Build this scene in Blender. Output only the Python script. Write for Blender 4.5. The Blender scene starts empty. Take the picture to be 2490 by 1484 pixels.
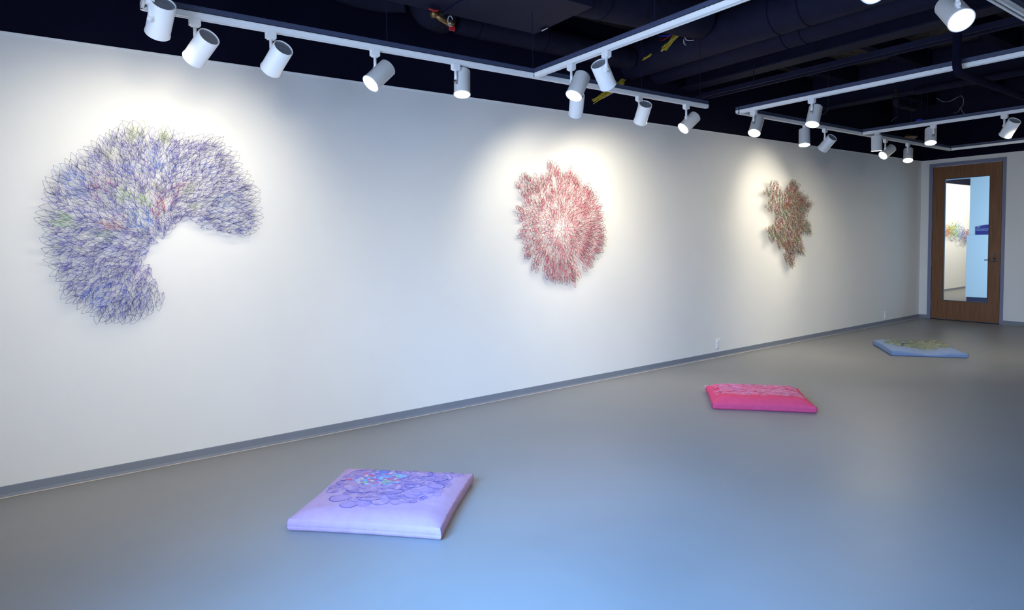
import bpy, math, random
from mathutils import Vector, Matrix, Quaternion, noise

# ------------------------------------------------------------------ scene, camera, light
S = bpy.context.scene
COL = S.collection
S.view_settings.view_transform = 'Standard'
S.view_settings.look = 'None'
S.view_settings.gamma = 1.0
S.view_settings.use_curve_mapping = False
S.view_settings.exposure = 0.0

CP = Vector((-11.3417, -4.3983, 1.3776))
YAW, PIT, ROL, FPX, CX, CY = 0.9542, -0.0532, -0.0167, 1501.6, 1245.0, 666.4
_f = Vector((math.cos(YAW) * math.cos(PIT), math.sin(YAW) * math.cos(PIT), math.sin(PIT)))
_r = Vector((math.sin(YAW), -math.cos(YAW), 0))
_u = _r.cross(_f)
RR = _r * math.cos(ROL) + _u * math.sin(ROL)
UU = _u * math.cos(ROL) - _r * math.sin(ROL)
FF = _f
cam_d = bpy.data.cameras.new('camera')
cam = bpy.data.objects.new('camera', cam_d)
COL.objects.link(cam)
cam_d.sensor_width = 36.0
cam_d.lens = FPX / 2490 * 36.0
cam_d.shift_y = -(742 - CY) / 2490
cam_d.clip_start = 0.02
cam.matrix_world = Matrix(((RR.x, UU.x, -FF.x, CP.x), (RR.y, UU.y, -FF.y, CP.y), (RR.z, UU.z, -FF.z, CP.z), (0, 0, 0, 1)))
S.camera = cam


def ray(u, v): return FF + RR * ((u - CX) / FPX) - UU * ((v - CY) / FPX)
def onz(u, v, z): d = ray(u, v); return CP + d * ((z - CP.z) / d.z)
def ony(u, v, y): d = ray(u, v); return CP + d * ((y - CP.y) / d.y)
def onx(u, v, x): d = ray(u, v); return CP + d * ((x - CP.x) / d.x)


W = bpy.data.worlds.new('dim surroundings')
S.world = W
W.use_nodes = True
W.node_tree.nodes['Background'].inputs[0].default_value = (0.30, 0.42, 0.8, 1)
W.node_tree.nodes['Background'].inputs[1].default_value = 0.25

WARM = (1.0, 0.90, 0.70)
COOL = (0.16, 0.42, 1.0)


def area(name, loc, direction, sx, sy, power, color, spread=180):
    l = bpy.data.lights.new(name, 'AREA')
    l.shape = 'RECTANGLE'; l.size = sx; l.size_y = sy
    l.energy = power; l.color = color; l.spread = math.radians(spread)
    o = bpy.data.objects.new(name, l); COL.objects.link(o)
    o.location = loc
    o.rotation_euler = Vector(direction).to_track_quat('-Z', 'Y').to_euler()
    return o


# daylight entering through the glazed opening of the wall behind the camera
area('daylight_window', (-12.50, -3.35, 2.0), (2.6, 0.55, -2.15), 1.9, 1.2, 112, (0.08, 0.40, 1.0), 78)   # bright sky seen steeply
area('daylight_window_low', (-12.52, -3.2, 1.3), (1, 0.2, 0.0), 2.1, 2.0, 172, (0.54, 0.70, 1.0))         # horizon and street
# the next room, seen through the glass of the door: warm gallery lamps and a window of its own
area('next_room_lamps', (5.6, -0.1, 2.9), (0.05, 1, -0.75), 3.2, 0.4, 72, (1.0, 0.93, 0.80), 130)
area('next_room_daylight', (1.3, -3.0, 1.6), (0.75, 1.0, 0), 1.6, 2.2, 195, (0.37, 0.66, 1.0))

# ------------------------------------------------------------------ helpers


def tag(o, label=None, cat=None, group=None, kind=None):
    if label: o['label'] = label
    if cat: o['category'] = cat
    if group: o['group'] = group
    if kind: o['kind'] = kind
    return o


def empty(name, loc=(0, 0, 0), rz=0):
    o = bpy.data.objects.new(name, None)
    COL.objects.link(o)
    o.location = loc
    o.rotation_euler.z = rz
    o.empty_display_size = 0.05
    return o


class MB:
    def __init__(s):
        s.v = []; s.f = []; s.c = []; s.mi = []

    def add(s, verts, faces, col=None, mi=0):
        n = len(s.v)
        s.v += [tuple(q) for q in verts]
        s.f += [tuple(i + n for i in f) for f in faces]
        s.mi += [mi] * len(faces)
        if col is not None:
            if isinstance(col, list): s.c += col
            else: s.c += [col] * len(verts)

    def box(s, x0, x1, y0, y1, z0, z1, mi=0):
        s.add([(x, y, z) for z in (z0, z1) for y in (y0, y1) for x in (x0, x1)],
              [(0, 2, 3, 1), (4, 5, 7, 6), (0, 1, 5, 4), (2, 6, 7, 3), (0, 4, 6, 2), (1, 3, 7, 5)], mi=mi)

    def tube(s, pts, r, n=8, col=None, cap=True, mi=0):
        pts = [Vector(q) for q in pts]
        V = []; C = []
        prev = None
        for i, q in enumerate(pts):
            t = (pts[min(i + 1, len(pts) - 1)] - pts[max(i - 1, 0)])
            if t.length < 1e-9: t = Vector((0, 0, 1))
            t.normalize()
            if prev is None:
                a = Vector((0, 0, 1)) if abs(t.z) < 0.9 else Vector((1, 0, 0))
                nx = t.cross(a).normalized()
            else:
                nx = (prev - t * prev.dot(t))
                nx = nx.normalized() if nx.length > 1e-6 else t.orthogonal().normalized()
            prev = nx
            ny = t.cross(nx)
            rad = r[i] if isinstance(r, (list, tuple)) else r
            for k in range(n):
                a = 2 * math.pi * k / n
                V.append(q + nx * (math.cos(a) * rad) + ny * (math.sin(a) * rad))
                if isinstance(col, list): C.append(col[i])
        F = []
        m = len(pts)
        for i in range(m - 1):
            for k in range(n):
                k2 = (k + 1) % n
                F.append((i * n + k, i * n + k2, (i + 1) * n + k2, (i + 1) * n + k))
        if cap:
            F.append(tuple(range(n - 1, -1, -1)))
            F.append(tuple((m - 1) * n + k for k in range(n)))
        s.add(V, F, C if isinstance(col, list) else col, mi)

    def lathe(s, prof, n=40, axis='z', origin=(0, 0, 0), mi=0):
        """prof: list of (r, h) revolved round the axis"""
        V = []; F = []
        for (r, h) in prof:
            for k in range(n):
                a = 2 * math.pi * k / n
                q = (math.cos(a) * r, math.sin(a) * r, h)
                if axis == 'x': q = (h, q[0], q[1])
                if axis == 'y': q = (q[1], h, q[0])
                V.append((q[0] + origin[0], q[1] + origin[1], q[2] + origin[2]))
        for i in range(len(prof) - 1):
            for k in range(n):
                k2 = (k + 1) % n
                F.append((i * n + k, i * n + k2, (i + 1) * n + k2, (i + 1) * n + k))
        s.add(V, F, mi=mi)

    def build(s, name, mats, parent=None, smooth=False, bevel=0, loc=None):
        me = bpy.data.meshes.new(name)
        me.from_pydata(s.v, [], s.f)
        if not isinstance(mats, (list, tuple)): mats = [mats]
        for m in mats: me.materials.append(m)
        if len(mats) > 1: me.polygons.foreach_set('material_index', s.mi)
        if s.c:
            ca = me.color_attributes.new('Col', 'FLOAT_COLOR', 'POINT')
            flat = []
            for c in s.c: flat += [c[0], c[1], c[2], 1.0]
            ca.data.foreach_set('color', flat)
        if smooth: me.polygons.foreach_set('use_smooth', [True] * len(me.polygons))
        me.update()
        o = bpy.data.objects.new(name, me)
        COL.objects.link(o)
        if parent: o.parent = parent
        if loc: o.location = loc
        if bevel:
            b = o.modifiers.new('bevel', 'BEVEL'); b.width = bevel; b.segments = 2; b.limit_method = 'ANGLE'
        return o


def lin(r, g, b):
    def f(c):
        c /= 255.0
        return c / 12.92 if c <= 0.04045 else ((c + 0.055) / 1.055) ** 2.4
    return (f(r), f(g), f(b), 1.0)


def mat(name, col, rough=0.6, metal=0.0, var=0.06, scale=6.0, bump=0.0, bscale=60.0, spec=0.5, vcol=False, emis=None, estr=0):
    m = bpy.data.materials.new(name)
    m.use_nodes = True
    nt = m.node_tree; N = nt.nodes; L = nt.links
    b = N['Principled BSDF']
    b.inputs['Roughness'].default_value = rough
    b.inputs['Metallic'].default_value = metal
    b.inputs['Specular IOR Level'].default_value = spec
    tc = N.new('ShaderNodeTexCoord')
    if vcol:
        a = N.new('ShaderNodeVertexColor'); a.layer_name = 'Col'
        src = a.outputs['Color']
    else:
        rgb = N.new('ShaderNodeRGB'); rgb.outputs[0].default_value = col if len(col) == 4 else (*col, 1)
        src = rgb.outputs[0]
    if var > 0:
        nz = N.new('ShaderNodeTexNoise'); nz.inputs['Scale'].default_value = scale; nz.inputs['Detail'].default_value = 6
        L.new(tc.outputs['Object'], nz.inputs['Vector'])
        mr = N.new('ShaderNodeMapRange'); mr.inputs[1].default_value = 0.25; mr.inputs[2].default_value = 0.75
        mr.inputs[3].default_value = 1 - var; mr.inputs[4].default_value = 1 + var
        L.new(nz.outputs['Fac'], mr.inputs[0])
        mx = N.new('ShaderNodeVectorMath'); mx.operation = 'SCALE'
        L.new(src, mx.inputs[0]); L.new(mr.outputs[0], mx.inputs['Scale'])
        L.new(mx.outputs[0], b.inputs['Base Color'])
    else:
        L.new(src, b.inputs['Base Color'])
    if bump > 0:
        n2 = N.new('ShaderNodeTexNoise'); n2.inputs['Scale'].default_value = bscale; n2.inputs['Detail'].default_value = 4
        L.new(tc.outputs['Object'], n2.inputs['Vector'])
        bp = N.new('ShaderNodeBump'); bp.inputs['Strength'].default_value = bump; bp.inputs['Distance'].default_value = 0.002
        L.new(n2.outputs['Fac'], bp.inputs['Height']); L.new(bp.outputs[0], b.inputs['Normal'])
    if emis:
        b.inputs['Emission Color'].default_value = (*emis, 1)
        b.inputs['Emission Strength'].default_value = estr
    return m


M = {}
M['wall'] = mat('white gallery paint', lin(236, 236, 234), 0.75, var=0.012, scale=3, bump=0.15, bscale=220)
M['dark'] = mat('near black navy paint', (0.0052, 0.0055, 0.019, 1), 0.85, var=0.15, scale=5, bump=0.2, bscale=40, spec=0.08)
M['darkmetal'] = mat('dark painted sheet metal', (0.0115, 0.012, 0.032, 1), 0.65, var=0.2, scale=9, spec=0.12)
M['darkwrap'] = mat('dark painted pipe wrap', (0.010, 0.0102, 0.026, 1), 0.75, var=0.25, scale=14, bump=0.5, bscale=30, spec=0.12)
M['deck'] = mat('dark sprayed concrete deck', (0.060, 0.050, 0.045, 1), 0.85, var=0.5, scale=14, bump=0.8, bscale=25, spec=0.08)
M['white'] = mat('white enamel', lin(242, 243, 244), 0.4, var=0.01)
M['cap'] = mat('grey enamel end cap', lin(120, 126, 138), 0.5, var=0.04)
M['slot'] = mat('dark grey slot lining', lin(60, 66, 80), 0.6, var=0.04)
M['base'] = mat('grey vinyl wall base', lin(128, 134, 146), 0.5, var=0.05, scale=4)
M['toe'] = mat('pale toe edge highlight', lin(190, 184, 180), 0.6, var=0.15, scale=12)  # light caught by the toe edge, put into a pale colour
M['frame'] = mat('grey violet painted steel frame', lin(128, 130, 156), 0.5, var=0.03)
M['channel'] = mat('dark slate strut channel', lin(64, 72, 100), 0.5, var=0.1, scale=30)
M['steel'] = mat('satin chrome', lin(190, 190, 195), 0.25, 1.0, var=0.02)
M['brass'] = mat('old brass', lin(150, 120, 80), 0.4, 0.9, var=0.2, scale=30)
M['red'] = mat('red plastic handle', lin(190, 30, 40), 0.45, var=0.05)
M['yellow'] = mat('yellow cable jacket', lin(190, 170, 50), 0.5, var=0.1, scale=20)
M['bluecable'] = mat('blue cable jacket', lin(50, 60, 190), 0.5, var=0.1)
M['redcable'] = mat('red cable jacket', lin(130, 30, 35), 0.5, var=0.1)
M['whitecable'] = mat('white cable jacket', lin(200, 200, 205), 0.5, var=0.05)
M['greycable'] = mat('grey cable', lin(95, 98, 112), 0.6, var=0.05)
M['black'] = mat('black rubber', lin(20, 20, 24), 0.7, var=0.05)
M['navy'] = mat('navy sign board', lin(46, 42, 130), 0.45, var=0.03)
M['lettering'] = mat('white lettering', lin(225, 225, 245), 0.5, var=0.0)
M['thread'] = mat('dyed thread', (1, 1, 1, 1), 0.7, var=0.0, vcol=True, spec=0.2)
M['cloth'] = mat('woven cotton cover', (1, 1, 1, 1), 0.9, var=0.05, scale=25, bump=0.35, bscale=420, vcol=True, spec=0.15)
M['lamp'] = mat('glowing lamp glass', (1, 1, 1, 1), 0.3, var=0, emis=(1.0, 0.93, 0.76), estr=16)


def floor_mat():
    m = bpy.data.materials.new('grey sheet flooring'); m.use_nodes = True
    N = m.node_tree.nodes; L = m.node_tree.links; b = N['Principled BSDF']
    tc = N.new('ShaderNodeTexCoord')
    n1 = N.new('ShaderNodeTexNoise'); n1.inputs['Scale'].default_value = 1.3; n1.inputs['Detail'].default_value = 7
    n2 = N.new('ShaderNodeTexNoise'); n2.inputs['Scale'].default_value = 260; n2.inputs['Detail'].default_value = 2
    L.new(tc.outputs['Object'], n1.inputs['Vector']); L.new(tc.outputs['Object'], n2.inputs['Vector'])
    r1 = N.new('ShaderNodeValToRGB')
    r1.color_ramp.elements[0].position = 0.3; r1.color_ramp.elements[0].color = (0.25, 0.252, 0.255, 1)
    r1.color_ramp.elements[1].position = 0.7; r1.color_ramp.elements[1].color = (0.285, 0.287, 0.288, 1)
    L.new(n1.outputs['Fac'], r1.inputs[0])
    # fine scratches: thin dark-to-light streaks from a stretched noise
    mp = N.new('ShaderNodeMapping'); mp.inputs['Scale'].default_value = (3.0, 46.0, 1); mp.inputs['Rotation'].default_value = (0, 0, 0.5)
    L.new(tc.outputs['Object'], mp.inputs['Vector'])
    n3 = N.new('ShaderNodeTexNoise'); n3.inputs['Scale'].default_value = 1.0; n3.inputs['Detail'].default_value = 3
    L.new(mp.outputs[0], n3.inputs['Vector'])
    r3 = N.new('ShaderNodeValToRGB')
    r3.color_ramp.elements[0].position = 0.72; r3.color_ramp.elements[0].color = (0, 0, 0, 1)
    r3.color_ramp.elements[1].position = 0.78; r3.color_ramp.elements[1].color = (0.05, 0.05, 0.05, 1)
    L.new(n3.outputs['Fac'], r3.inputs[0])
    ad = N.new('ShaderNodeVectorMath'); ad.operation = 'ADD'
    L.new(r1.outputs[0], ad.inputs[0]); L.new(r3.outputs[0], ad.inputs[1])
    L.new(ad.outputs[0], b.inputs['Base Color'])
    mr = N.new('ShaderNodeMapRange'); mr.inputs[3].default_value = 0.36; mr.inputs[4].default_value = 0.52
    L.new(n1.outputs['Fac'], mr.inputs[0]); L.new(mr.outputs[0], b.inputs['Roughness'])
    bp = N.new('ShaderNodeBump'); bp.inputs['Strength'].default_value = 0.12; bp.inputs['Distance'].default_value = 0.001
    L.new(n2.outputs['Fac'], bp.inputs['Height']); L.new(bp.outputs[0], b.inputs['Normal'])
    b.inputs['Specular IOR Level'].default_value = 0.45
    return m


def wood_mat():
    m = bpy.data.materials.new('oiled cherry veneer'); m.use_nodes = True
    N = m.node_tree.nodes; L = m.node_tree.links; b = N['Principled BSDF']
    tc = N.new('ShaderNodeTexCoord')
    mp = N.new('ShaderNodeMapping'); mp.inputs['Scale'].default_value = (30, 38, 1.6)
    L.new(tc.outputs['Object'], mp.inputs['Vector'])
    n = N.new('ShaderNodeTexNoise'); n.inputs['Scale'].default_value = 1.6; n.inputs['Detail'].default_value = 8; n.inputs['Distortion'].default_value = 0.4
    L.new(mp.outputs[0], n.inputs['Vector'])
    r = N.new('ShaderNodeValToRGB')
    r.color_ramp.elements[0].position = 0.3; r.color_ramp.elements[0].color = (0.155, 0.062, 0.021, 1)
    r.color_ramp.elements[1].position = 0.72; r.color_ramp.elements[1].color = (0.26, 0.112, 0.042, 1)
    L.new(n.outputs['Fac'], r.inputs[0]); L.new(r.outputs[0], b.inputs['Base Color'])
    b.inputs['Roughness'].default_value = 0.45
    return m


def glass_mat():
    m = bpy.data.materials.new('clear pane'); m.use_nodes = True
    N = m.node_tree.nodes; L = m.node_tree.links
    out = N['Material Output']; N.remove(N['Principled BSDF'])
    t = N.new('ShaderNodeBsdfTransparent'); t.inputs[0].default_value = (0.95, 0.97, 0.97, 1)
    g = N.new('ShaderNodeBsdfGlossy'); g.inputs['Roughness'].default_value = 0.02
    fr = N.new('ShaderNodeFresnel'); fr.inputs[0].default_value = 1.45
    mx = N.new('ShaderNodeMixShader')
    L.new(fr.outputs[0], mx.inputs[0]); L.new(t.outputs[0], mx.inputs[1]); L.new(g.outputs[0], mx.inputs[2])
    L.new(mx.outputs[0], out.inputs[0])
    return m


M['floor'] = floor_mat()
M['wood'] = wood_mat()
M['glass'] = glass_mat()

# ------------------------------------------------------------------ room shell
HW = 2.567          # top edge of the white wall
HC = 3.45           # underside of the deck
X0, Y0 = -12.4, -5.3
NX = 8.6            # far end of the next room


def struct(mb, name, m, **k):
    o = mb.build(name, m, **k)
    o['kind'] = 'structure'
    return o


m = MB(); m.box(X0 - .3, NX, Y0 - .2, 2.0, -0.12, 0.0)
struct(m, 'floor', M['floor'])
m = MB(); m.box(X0 - .2, NX, Y0 - .2, 2.0, HC, HC + 0.15)
struct(m, 'ceiling', M['deck'])
m = MB(); m.box(X0 - .2, 0.0, 0.0, 0.15, 0.0, HW)
struct(m, 'wall_left', M['wall'])
m = MB(); m.box(X0, 0.0, -.003, 0.0, HW - .010, HW + .001)
struct(m, 'trim_5', M['white'])
m = MB(); m.box(X0 - .2, 0.0, 0.02, 0.15, HW, HC)
struct(m, 'wall_left_upper', M['dark'])
# wall with the door (x = 0)
DY0, DY1, DZ = -1.131, -0.117, 2.503
m = MB()
m.box(0, 0.14, DY1, 0.15, 0, HW); m.box(0, 0.14, Y0, DY0, 0, HW); m.box(0, 0.14, DY0, DY1, DZ, HW)
struct(m, 'wall_back', M['wall'])
m = MB(); m.box(0.02, 0.14, Y0, 0.15, HW, HC)
struct(m, 'wall_back_upper', M['dark'])
m = MB(); m.box(X0 - .2, 0.14, Y0 - .15, Y0, 0, HC)
struct(m, 'wall_right', M['wall'])
# wall behind the camera's left with the glazed opening
WY0, WY1, WZ = -4.35, -2.1, 2.75
m = MB()
m.box(X0 - .15, X0, Y0, WY0, 0, HC); m.box(X0 - .15, X0, WY1, 0.0, 0, HC); m.box(X0 - .15, X0, WY0, WY1, WZ, HC)
struct(m, 'wall_front', M['wall'])
w = empty('window_1', (X0 - .1, (WY0 + WY1) / 2, 0)); w['kind'] = 'structure'
m = MB()
for y in (WY0, (WY0 + WY1) / 2 - .02, WY1 - .04): m.box(-.03, .03, y - w.location.y, y + .04 - w.location.y, 0.04, WZ - .04)
for z in (0, WZ - .04): m.box(-.03, .03, WY0 - w.location.y, WY1 - w.location.y, z, z + .04)
m.build('window_frame', M['frame'], w)
m = MB(); m.box(-.004, .004, WY0 + .04 - w.location.y, WY1 - .04 - w.location.y, 0.04, WZ - .04)
m.build('window_pane', M['glass'], w)


# wall base: cove profile swept along a wall
def base_run(name, p0, p1, nrm, h=0.062):
    p0 = Vector((*p0, 0)); p1 = Vector((*p1, 0)); n = Vector((*nrm, 0))
    prof = [(0, h), (0.003, h), (0.004, h - .004), (0.004, 0.016), (0.007, 0.009), (0.014, 0.004), (0.018, 0.003), (0.018, 0), (0, 0)]
    m = MB()
    V = [p + n * a + Vector((0, 0, z)) for p in (p0, p1) for a, z in prof]
    k = len(prof)
    m.add(V, [(i, (i + 1) % k, k + (i + 1) % k, k + i) for i in range(k)] + [tuple(range(k)), tuple(range(2 * k - 1, k - 1, -1))])
    o = struct(m, name, M['base'])
    # pale strip painted as the highlight along the base's toe edge
    t = MB()
    rnd = random.Random(5)
    L = (p1 - p0).length; d = (p1 - p0) / L; N = max(2, int(L / 0.25))
    V = []
    for i in range(N + 1):
        q = p0 + d * (L * i / N)
        wdt = 0.008 + 0.002 * rnd.random()
        V += [q + n * 0.017 + Vector((0, 0, .0045)), q + n * (0.017 + wdt) + Vector((0, 0, .0012)), q + n * 0.017 + Vector((0, 0, 0.0))]
    F = []
    for i in range(N):
        a = i * 3; F += [(a, a + 3, a + 4, a + 1), (a + 1, a + 4, a + 5, a + 2)]
    t.add(V, F)
    t.build('toe_highlight', M['toe'], o)
    return o


base_run('baseboard_left', (X0, 0), (0, 0), (0, -1))
base_run('baseboard_back', (0, 0), (0, DY1), (-1, 0))
base_run('baseboard_back_right', (0, DY0), (0, Y0), (-1, 0))

# door frame and door
fr = MB()
fr.box(-0.008, 0.15, DY1 - .05, DY1, 0, DZ); fr.box(-0.008, 0.15, DY0, DY0 + .045, 0, DZ)
fr.box(-0.008, 0.15, DY0 + .045, DY1 - .05, DZ - .05, DZ)
fr.box(0.055, 0.075, DY1 - .066, DY1 - .05, 0, DZ - .05); fr.box(0.055, 0.075, DY0 + .045, DY0 + .061, 0, DZ - .05)
struct(fr, 'trim_1', M['frame'], bevel=0.003)
m = MB(); m.box(-0.02, 0.15, DY0 + .045, DY1 - .05, 0.0, 0.006)
struct(m, 'trim_2', M['darkmetal'])
door = empty('door_1', (0.004, -0.627, 0)); door['kind'] = 'structure'
a, b = -1.080 + .627, -0.1725 + .627      # slab, local y
g0, g1, h0, h1 = -0.931 + .627, -0.33 + .627, 0.311, 2.250
m = MB()
m.box(0, .045, a, g0, .014, 2.446); m.box(0, .045, g1, b, .014, 2.446)
m.box(0, .045, g0, g1, .014, h0); m.box(0, .045, g0, g1, h1, 2.446)
slab = m.build('door_slab', M['wood'], door)
m = MB()
t = 0.006
for (y0, y1, z0, z1) in ((g0, g0 + t, h0, h1), (g1 - t, g1, h0, h1), (g0, g1, h0, h0 + t), (g0, g1, h1 - t, h1)):
    m.box(-0.004, .049, y0, y1, z0, z1)
m.build('glazing_bead', M['slot'], door)
m = MB(); m.box(.019, .025, g0 + .004, g1 - .004, h0 + .004, h1 - .004)
m.build('glass_pane', M['glass'], door)
# lever with rose, key cylinder above
m = MB(); m.lathe([(0, -.03), (.012, -.03), (.014, -.018), (.026, -.014), (.033, -.008), (.034, 0)], 32, 'x', (0, -1.006 + .627, .974))
lev = m.build('door_handle', M['steel'], door, smooth=True)
m = MB()
yc = -1.006 + .627
m.tube([(-.02, yc, .974), (-.048, yc, .974), (-.056, yc + .01, .974), (-.058, yc + .03, .973), (-.056, yc + .075, .971), (-.052, yc + .108, .969)],
       [.011, .011, .011, .0105, .009, .008], 12)
m.build('lever', M['steel'], lev, smooth=True)
m = MB(); m.lathe([(0, -.012), (.008, -.012), (.009, -.009), (.017, -.008), (.02, -.003), (.0205, 0)], 28, 'x', (0, yc, 1.046))
cyl = m.build('key_cylinder', M['steel'], door, smooth=True)
m = MB(); m.box(-.0135, -.011, yc - .0015, yc + .0015, 1.040, 1.052)
m.build('keyhole', M['black'], cyl)
m = MB(); m.box(-.001, .02, a - .0035, a + .001, .9, 1.10)
m.build('latch_plate', M['black'], door)
for z in (2.21, 1.556, .91, .264):
    m = MB(); m.tube([(-.010, b + .004, z - .055), (-.010, b + .004, z + .055)], .0065, 10)
    for q in range(5): m.tube([(-.010, b + .004, z - .055 + .022 * q + .001), (-.010, b + .004, z - .055 + .022 * q + .020)], .0072, 10)
    m.build('hinge', M['frame'], door)

# ------------------------------------------------------------------ next room seen through the door glass
m = MB(); m.box(0.14, NX, 1.6, 1.75, 0, HW); struct(m, 'wall_next_room_left', M['wall'])
m = MB(); m.box(0.14, NX, 1.62, 1.75, HW, HC); struct(m, 'wall_next_room_left_upper', M['dark'])
m = MB(); m.box(NX - .1, NX, Y0, 1.75, 0, HC); struct(m, 'wall_next_room_back', M['wall'])
base_run('baseboard_next_room', (0.14, 1.6), (NX - .1, 1.6), (0, -1))
BX, BY = 3.35, 0.42
m = MB(); m.box(BX, BX + .15, -3.6, BY, 0.0, HC)
struct(m, 'wall_next_room_center', M['wall'])
m = MB(); m.box(BX - .03, BX, -3.6, BY + .035, 0.1, 1.345); m.box(BX, BX + .15, BY, BY + .035, 0.1, 1.345)
struct(m, 'trim_3', M['wall'], bevel=.004)
m = MB(); m.box(BX - .015, BX, -3.6, BY + .02, 0.0, 0.1); struct(m, 'baseboard_next_room_center', mat('dark navy vinyl base', lin(38, 42, 78), .5))
m = MB(); m.box(BX, BX + .15, BY, 1.6, 2.485, HC); struct(m, 'trim_4', mat('header paint tinted by daylight', lin(150, 175, 200), .7))  # blue daylight on the header is put into its base colour

# sign on that wall
sg = empty('room_sign', (BX - .001, 0.18, 1.50))
tag(sg, 'navy arched-top room sign on blue-lit wall behind the glass door', 'sign')
m = MB()
s0 = onx(2372.2, 571, BX); s1 = onx(2372.2, 551.5, BX); s2 = onx(2393, 549, BX)
wy = 0.46; yt = s0.y - sg.location.y; zb = s0.z - sg.location.z; zt = s1.z - sg.location.z; arch = 0.035
N = 20
top = [(yt - wy * i / N, zt + arch * math.sin(math.pi * i / N)) for i in range(N + 1)]
outl = [(yt, zb)] + top + [(yt - wy, zb)]
k = len(outl)
V = [(-.008, y, z) for y, z in outl] + [(0, y, z) for y, z in outl]
m.add(V, [tuple(range(k)), tuple(range(2 * k - 1, k - 1, -1))] + [(i, k + i, k + (i + 1) % k, (i + 1) % k) for i in range(k)])
m.build('sign_board', M['navy'], sg)


def text(name, body, size, loc, rot, parent, m, depth=.001):
    c = bpy.data.curves.new(name, 'FONT'); c.body = body; c.size = size; c.extrude = depth
    o = bpy.data.objects.new(name, c); COL.objects.link(o)
    o.parent = parent; o.location = loc; o.rotation_euler = rot
    c.materials.append(m)
    me = bpy.data.meshes.new_from_object(o)
    t = bpy.data.objects.new(name, me); COL.objects.link(t)
    t.parent = parent; t.location = loc; t.rotation_euler = rot
    bpy.data.objects.remove(o); t.name = name
    return t


tr = (math.pi / 2, 0, -math.pi / 2)
text('room_number', '107', .042, (-.0095, yt - .016, zt - .022), tr, sg, M['lettering'])
text('sign_text', 'Room is used for education', .024, (-.0095, yt - .016, zt - .055), tr, sg, M['lettering'])
text('sign_text', 'Sciences & museum', .024, (-.0095, yt - .016, zt - .080), tr, sg, M['lettering'])
m = MB(); m.box(-.0095, -.008, yt - .40, yt - .11, zt - .027, zt - .0255)
m.build('sign_rule', M['slot'], sg)

# ------------------------------------------------------------------ ceiling services
def tube_thing(name, pts, r, material, label, cat, n=24, bands=(), group=None, kind=None):
    m = MB(); m.tube(pts, r, n)
    o = m.build(name, material, smooth=True)
    es = o.modifiers.new('edges', 'EDGE_SPLIT'); es.split_angle = math.radians(50)
    tag(o, label, cat, group, kind)
    P = [Vector(q) for q in pts]
    for tt in bands:
        d = (P[-1] - P[0]); q = P[0] + d * tt; u = d.normalized()
        b = MB(); b.tube([q - u * .004, q + u * .004], r + .003, n)
        b.build('duct_seam', M['dark'], o)
    return o


def bent(pts, r, k=6):
    """round the corners of a polyline"""
    P = [Vector(q) for q in pts]; out = [P[0]]
    for i in range(1, len(P) - 1):
        a = (P[i - 1] - P[i]).normalized() * r + P[i]; c = (P[i + 1] - P[i]).normalized() * r + P[i]
        for j in range(k + 1):
            t = j / k
            out.append(a * (1 - t) ** 2 + P[i] * 2 * t * (1 - t) + c * t ** 2)
    out.append(P[-1])
    return out


tube_thing('round_duct', [(-6.72, 0.02, 3.14), (-6.72, Y0, 3.14)], .165, M['darkmetal'],
           'large dark round duct crossing the ceiling, the nearer and thicker of the parallel pair', 'duct', 40, (.30, .345, .62, .8))
tube_thing('round_duct', [(-6.32, 0.02, 3.10), (-6.32, Y0, 3.10)], .125, M['darkmetal'],
           'slimmer dark round duct running right behind the larger parallel duct', 'duct', 36, (.27, .30, .7))
m = MB()
m.box(-12.2, -8.40, -1.25, -.60, 2.95, 3.36)
for x in (-11.6, -10.4, -9.2): m.box(x - .012, x + .012, -1.262, -.588, 2.938, 3.37)
o = m.build('rectangular_duct', M['darkmetal'], bevel=.004)
tag(o, 'flat-bottomed rectangular dark duct above the nearest wall track, with a white tape mark', 'duct')
q = onz(1325, 71, 2.948)
m = MB(); m.add([onz(u, v, 2.9345) for u, v in ((1315, 75), (1331, 67.5), (1333, 69), (1318, 76.5))] + [onz(u, v, 2.95) for u, v in ((1315, 75), (1331, 67.5), (1333, 69), (1318, 76.5))],
               [(0, 1, 2, 3), (7, 6, 5, 4), (0, 4, 5, 1), (1, 5, 6, 2), (2, 6, 7, 3), (3, 7, 4, 0)])
m.build('tape_mark', M['whitecable'], o)
tube_thing('insulated_pipe', [(-8.84, -.16, 3.10), (-6.92, -.16, 3.10)], .10, M['darkwrap'],
           'dark insulated pipe running along the wall from the elbow to the round duct', 'pipe', 28, (.1, .45))
tube_thing('elbow_pipe', bent([(-9.25, -.42, 3.44), (-9.25, -.42, 3.02), (-8.95, -.16, 3.10)], .16), .115, M['darkwrap'],
           'fat dark insulated pipe elbow dropping from the deck beside the brass valve', 'pipe', 28)
tube_thing('elbow_pipe', bent([(-10.2, -.18, 3.25), (-9.6, -.18, 3.1), (-9.35, -.34, 3.1)], .2), .09, M['darkwrap'],
           'dark insulated pipe behind the hanger wire, left of the fat elbow', 'pipe', 28)
tube_thing('branch_duct', [(-8.38, -1.00, 3.15), (-6.95, -1.00, 3.22)], .16, M['darkwrap'],
           'dark wrapped round branch duct leaving the end of the rectangular duct', 'duct', 32, (.2,))

# beams and joists under the deck
def beam(name, x0, x1, y0, y1, z0, z1, label, cat='beam', material=None, group=None):
    m = MB(); m.box(x0, x1, y0, y1, z0, z1)
    return tag(m.build(name, material or M['dark'], bevel=.003), label, cat, group)


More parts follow.
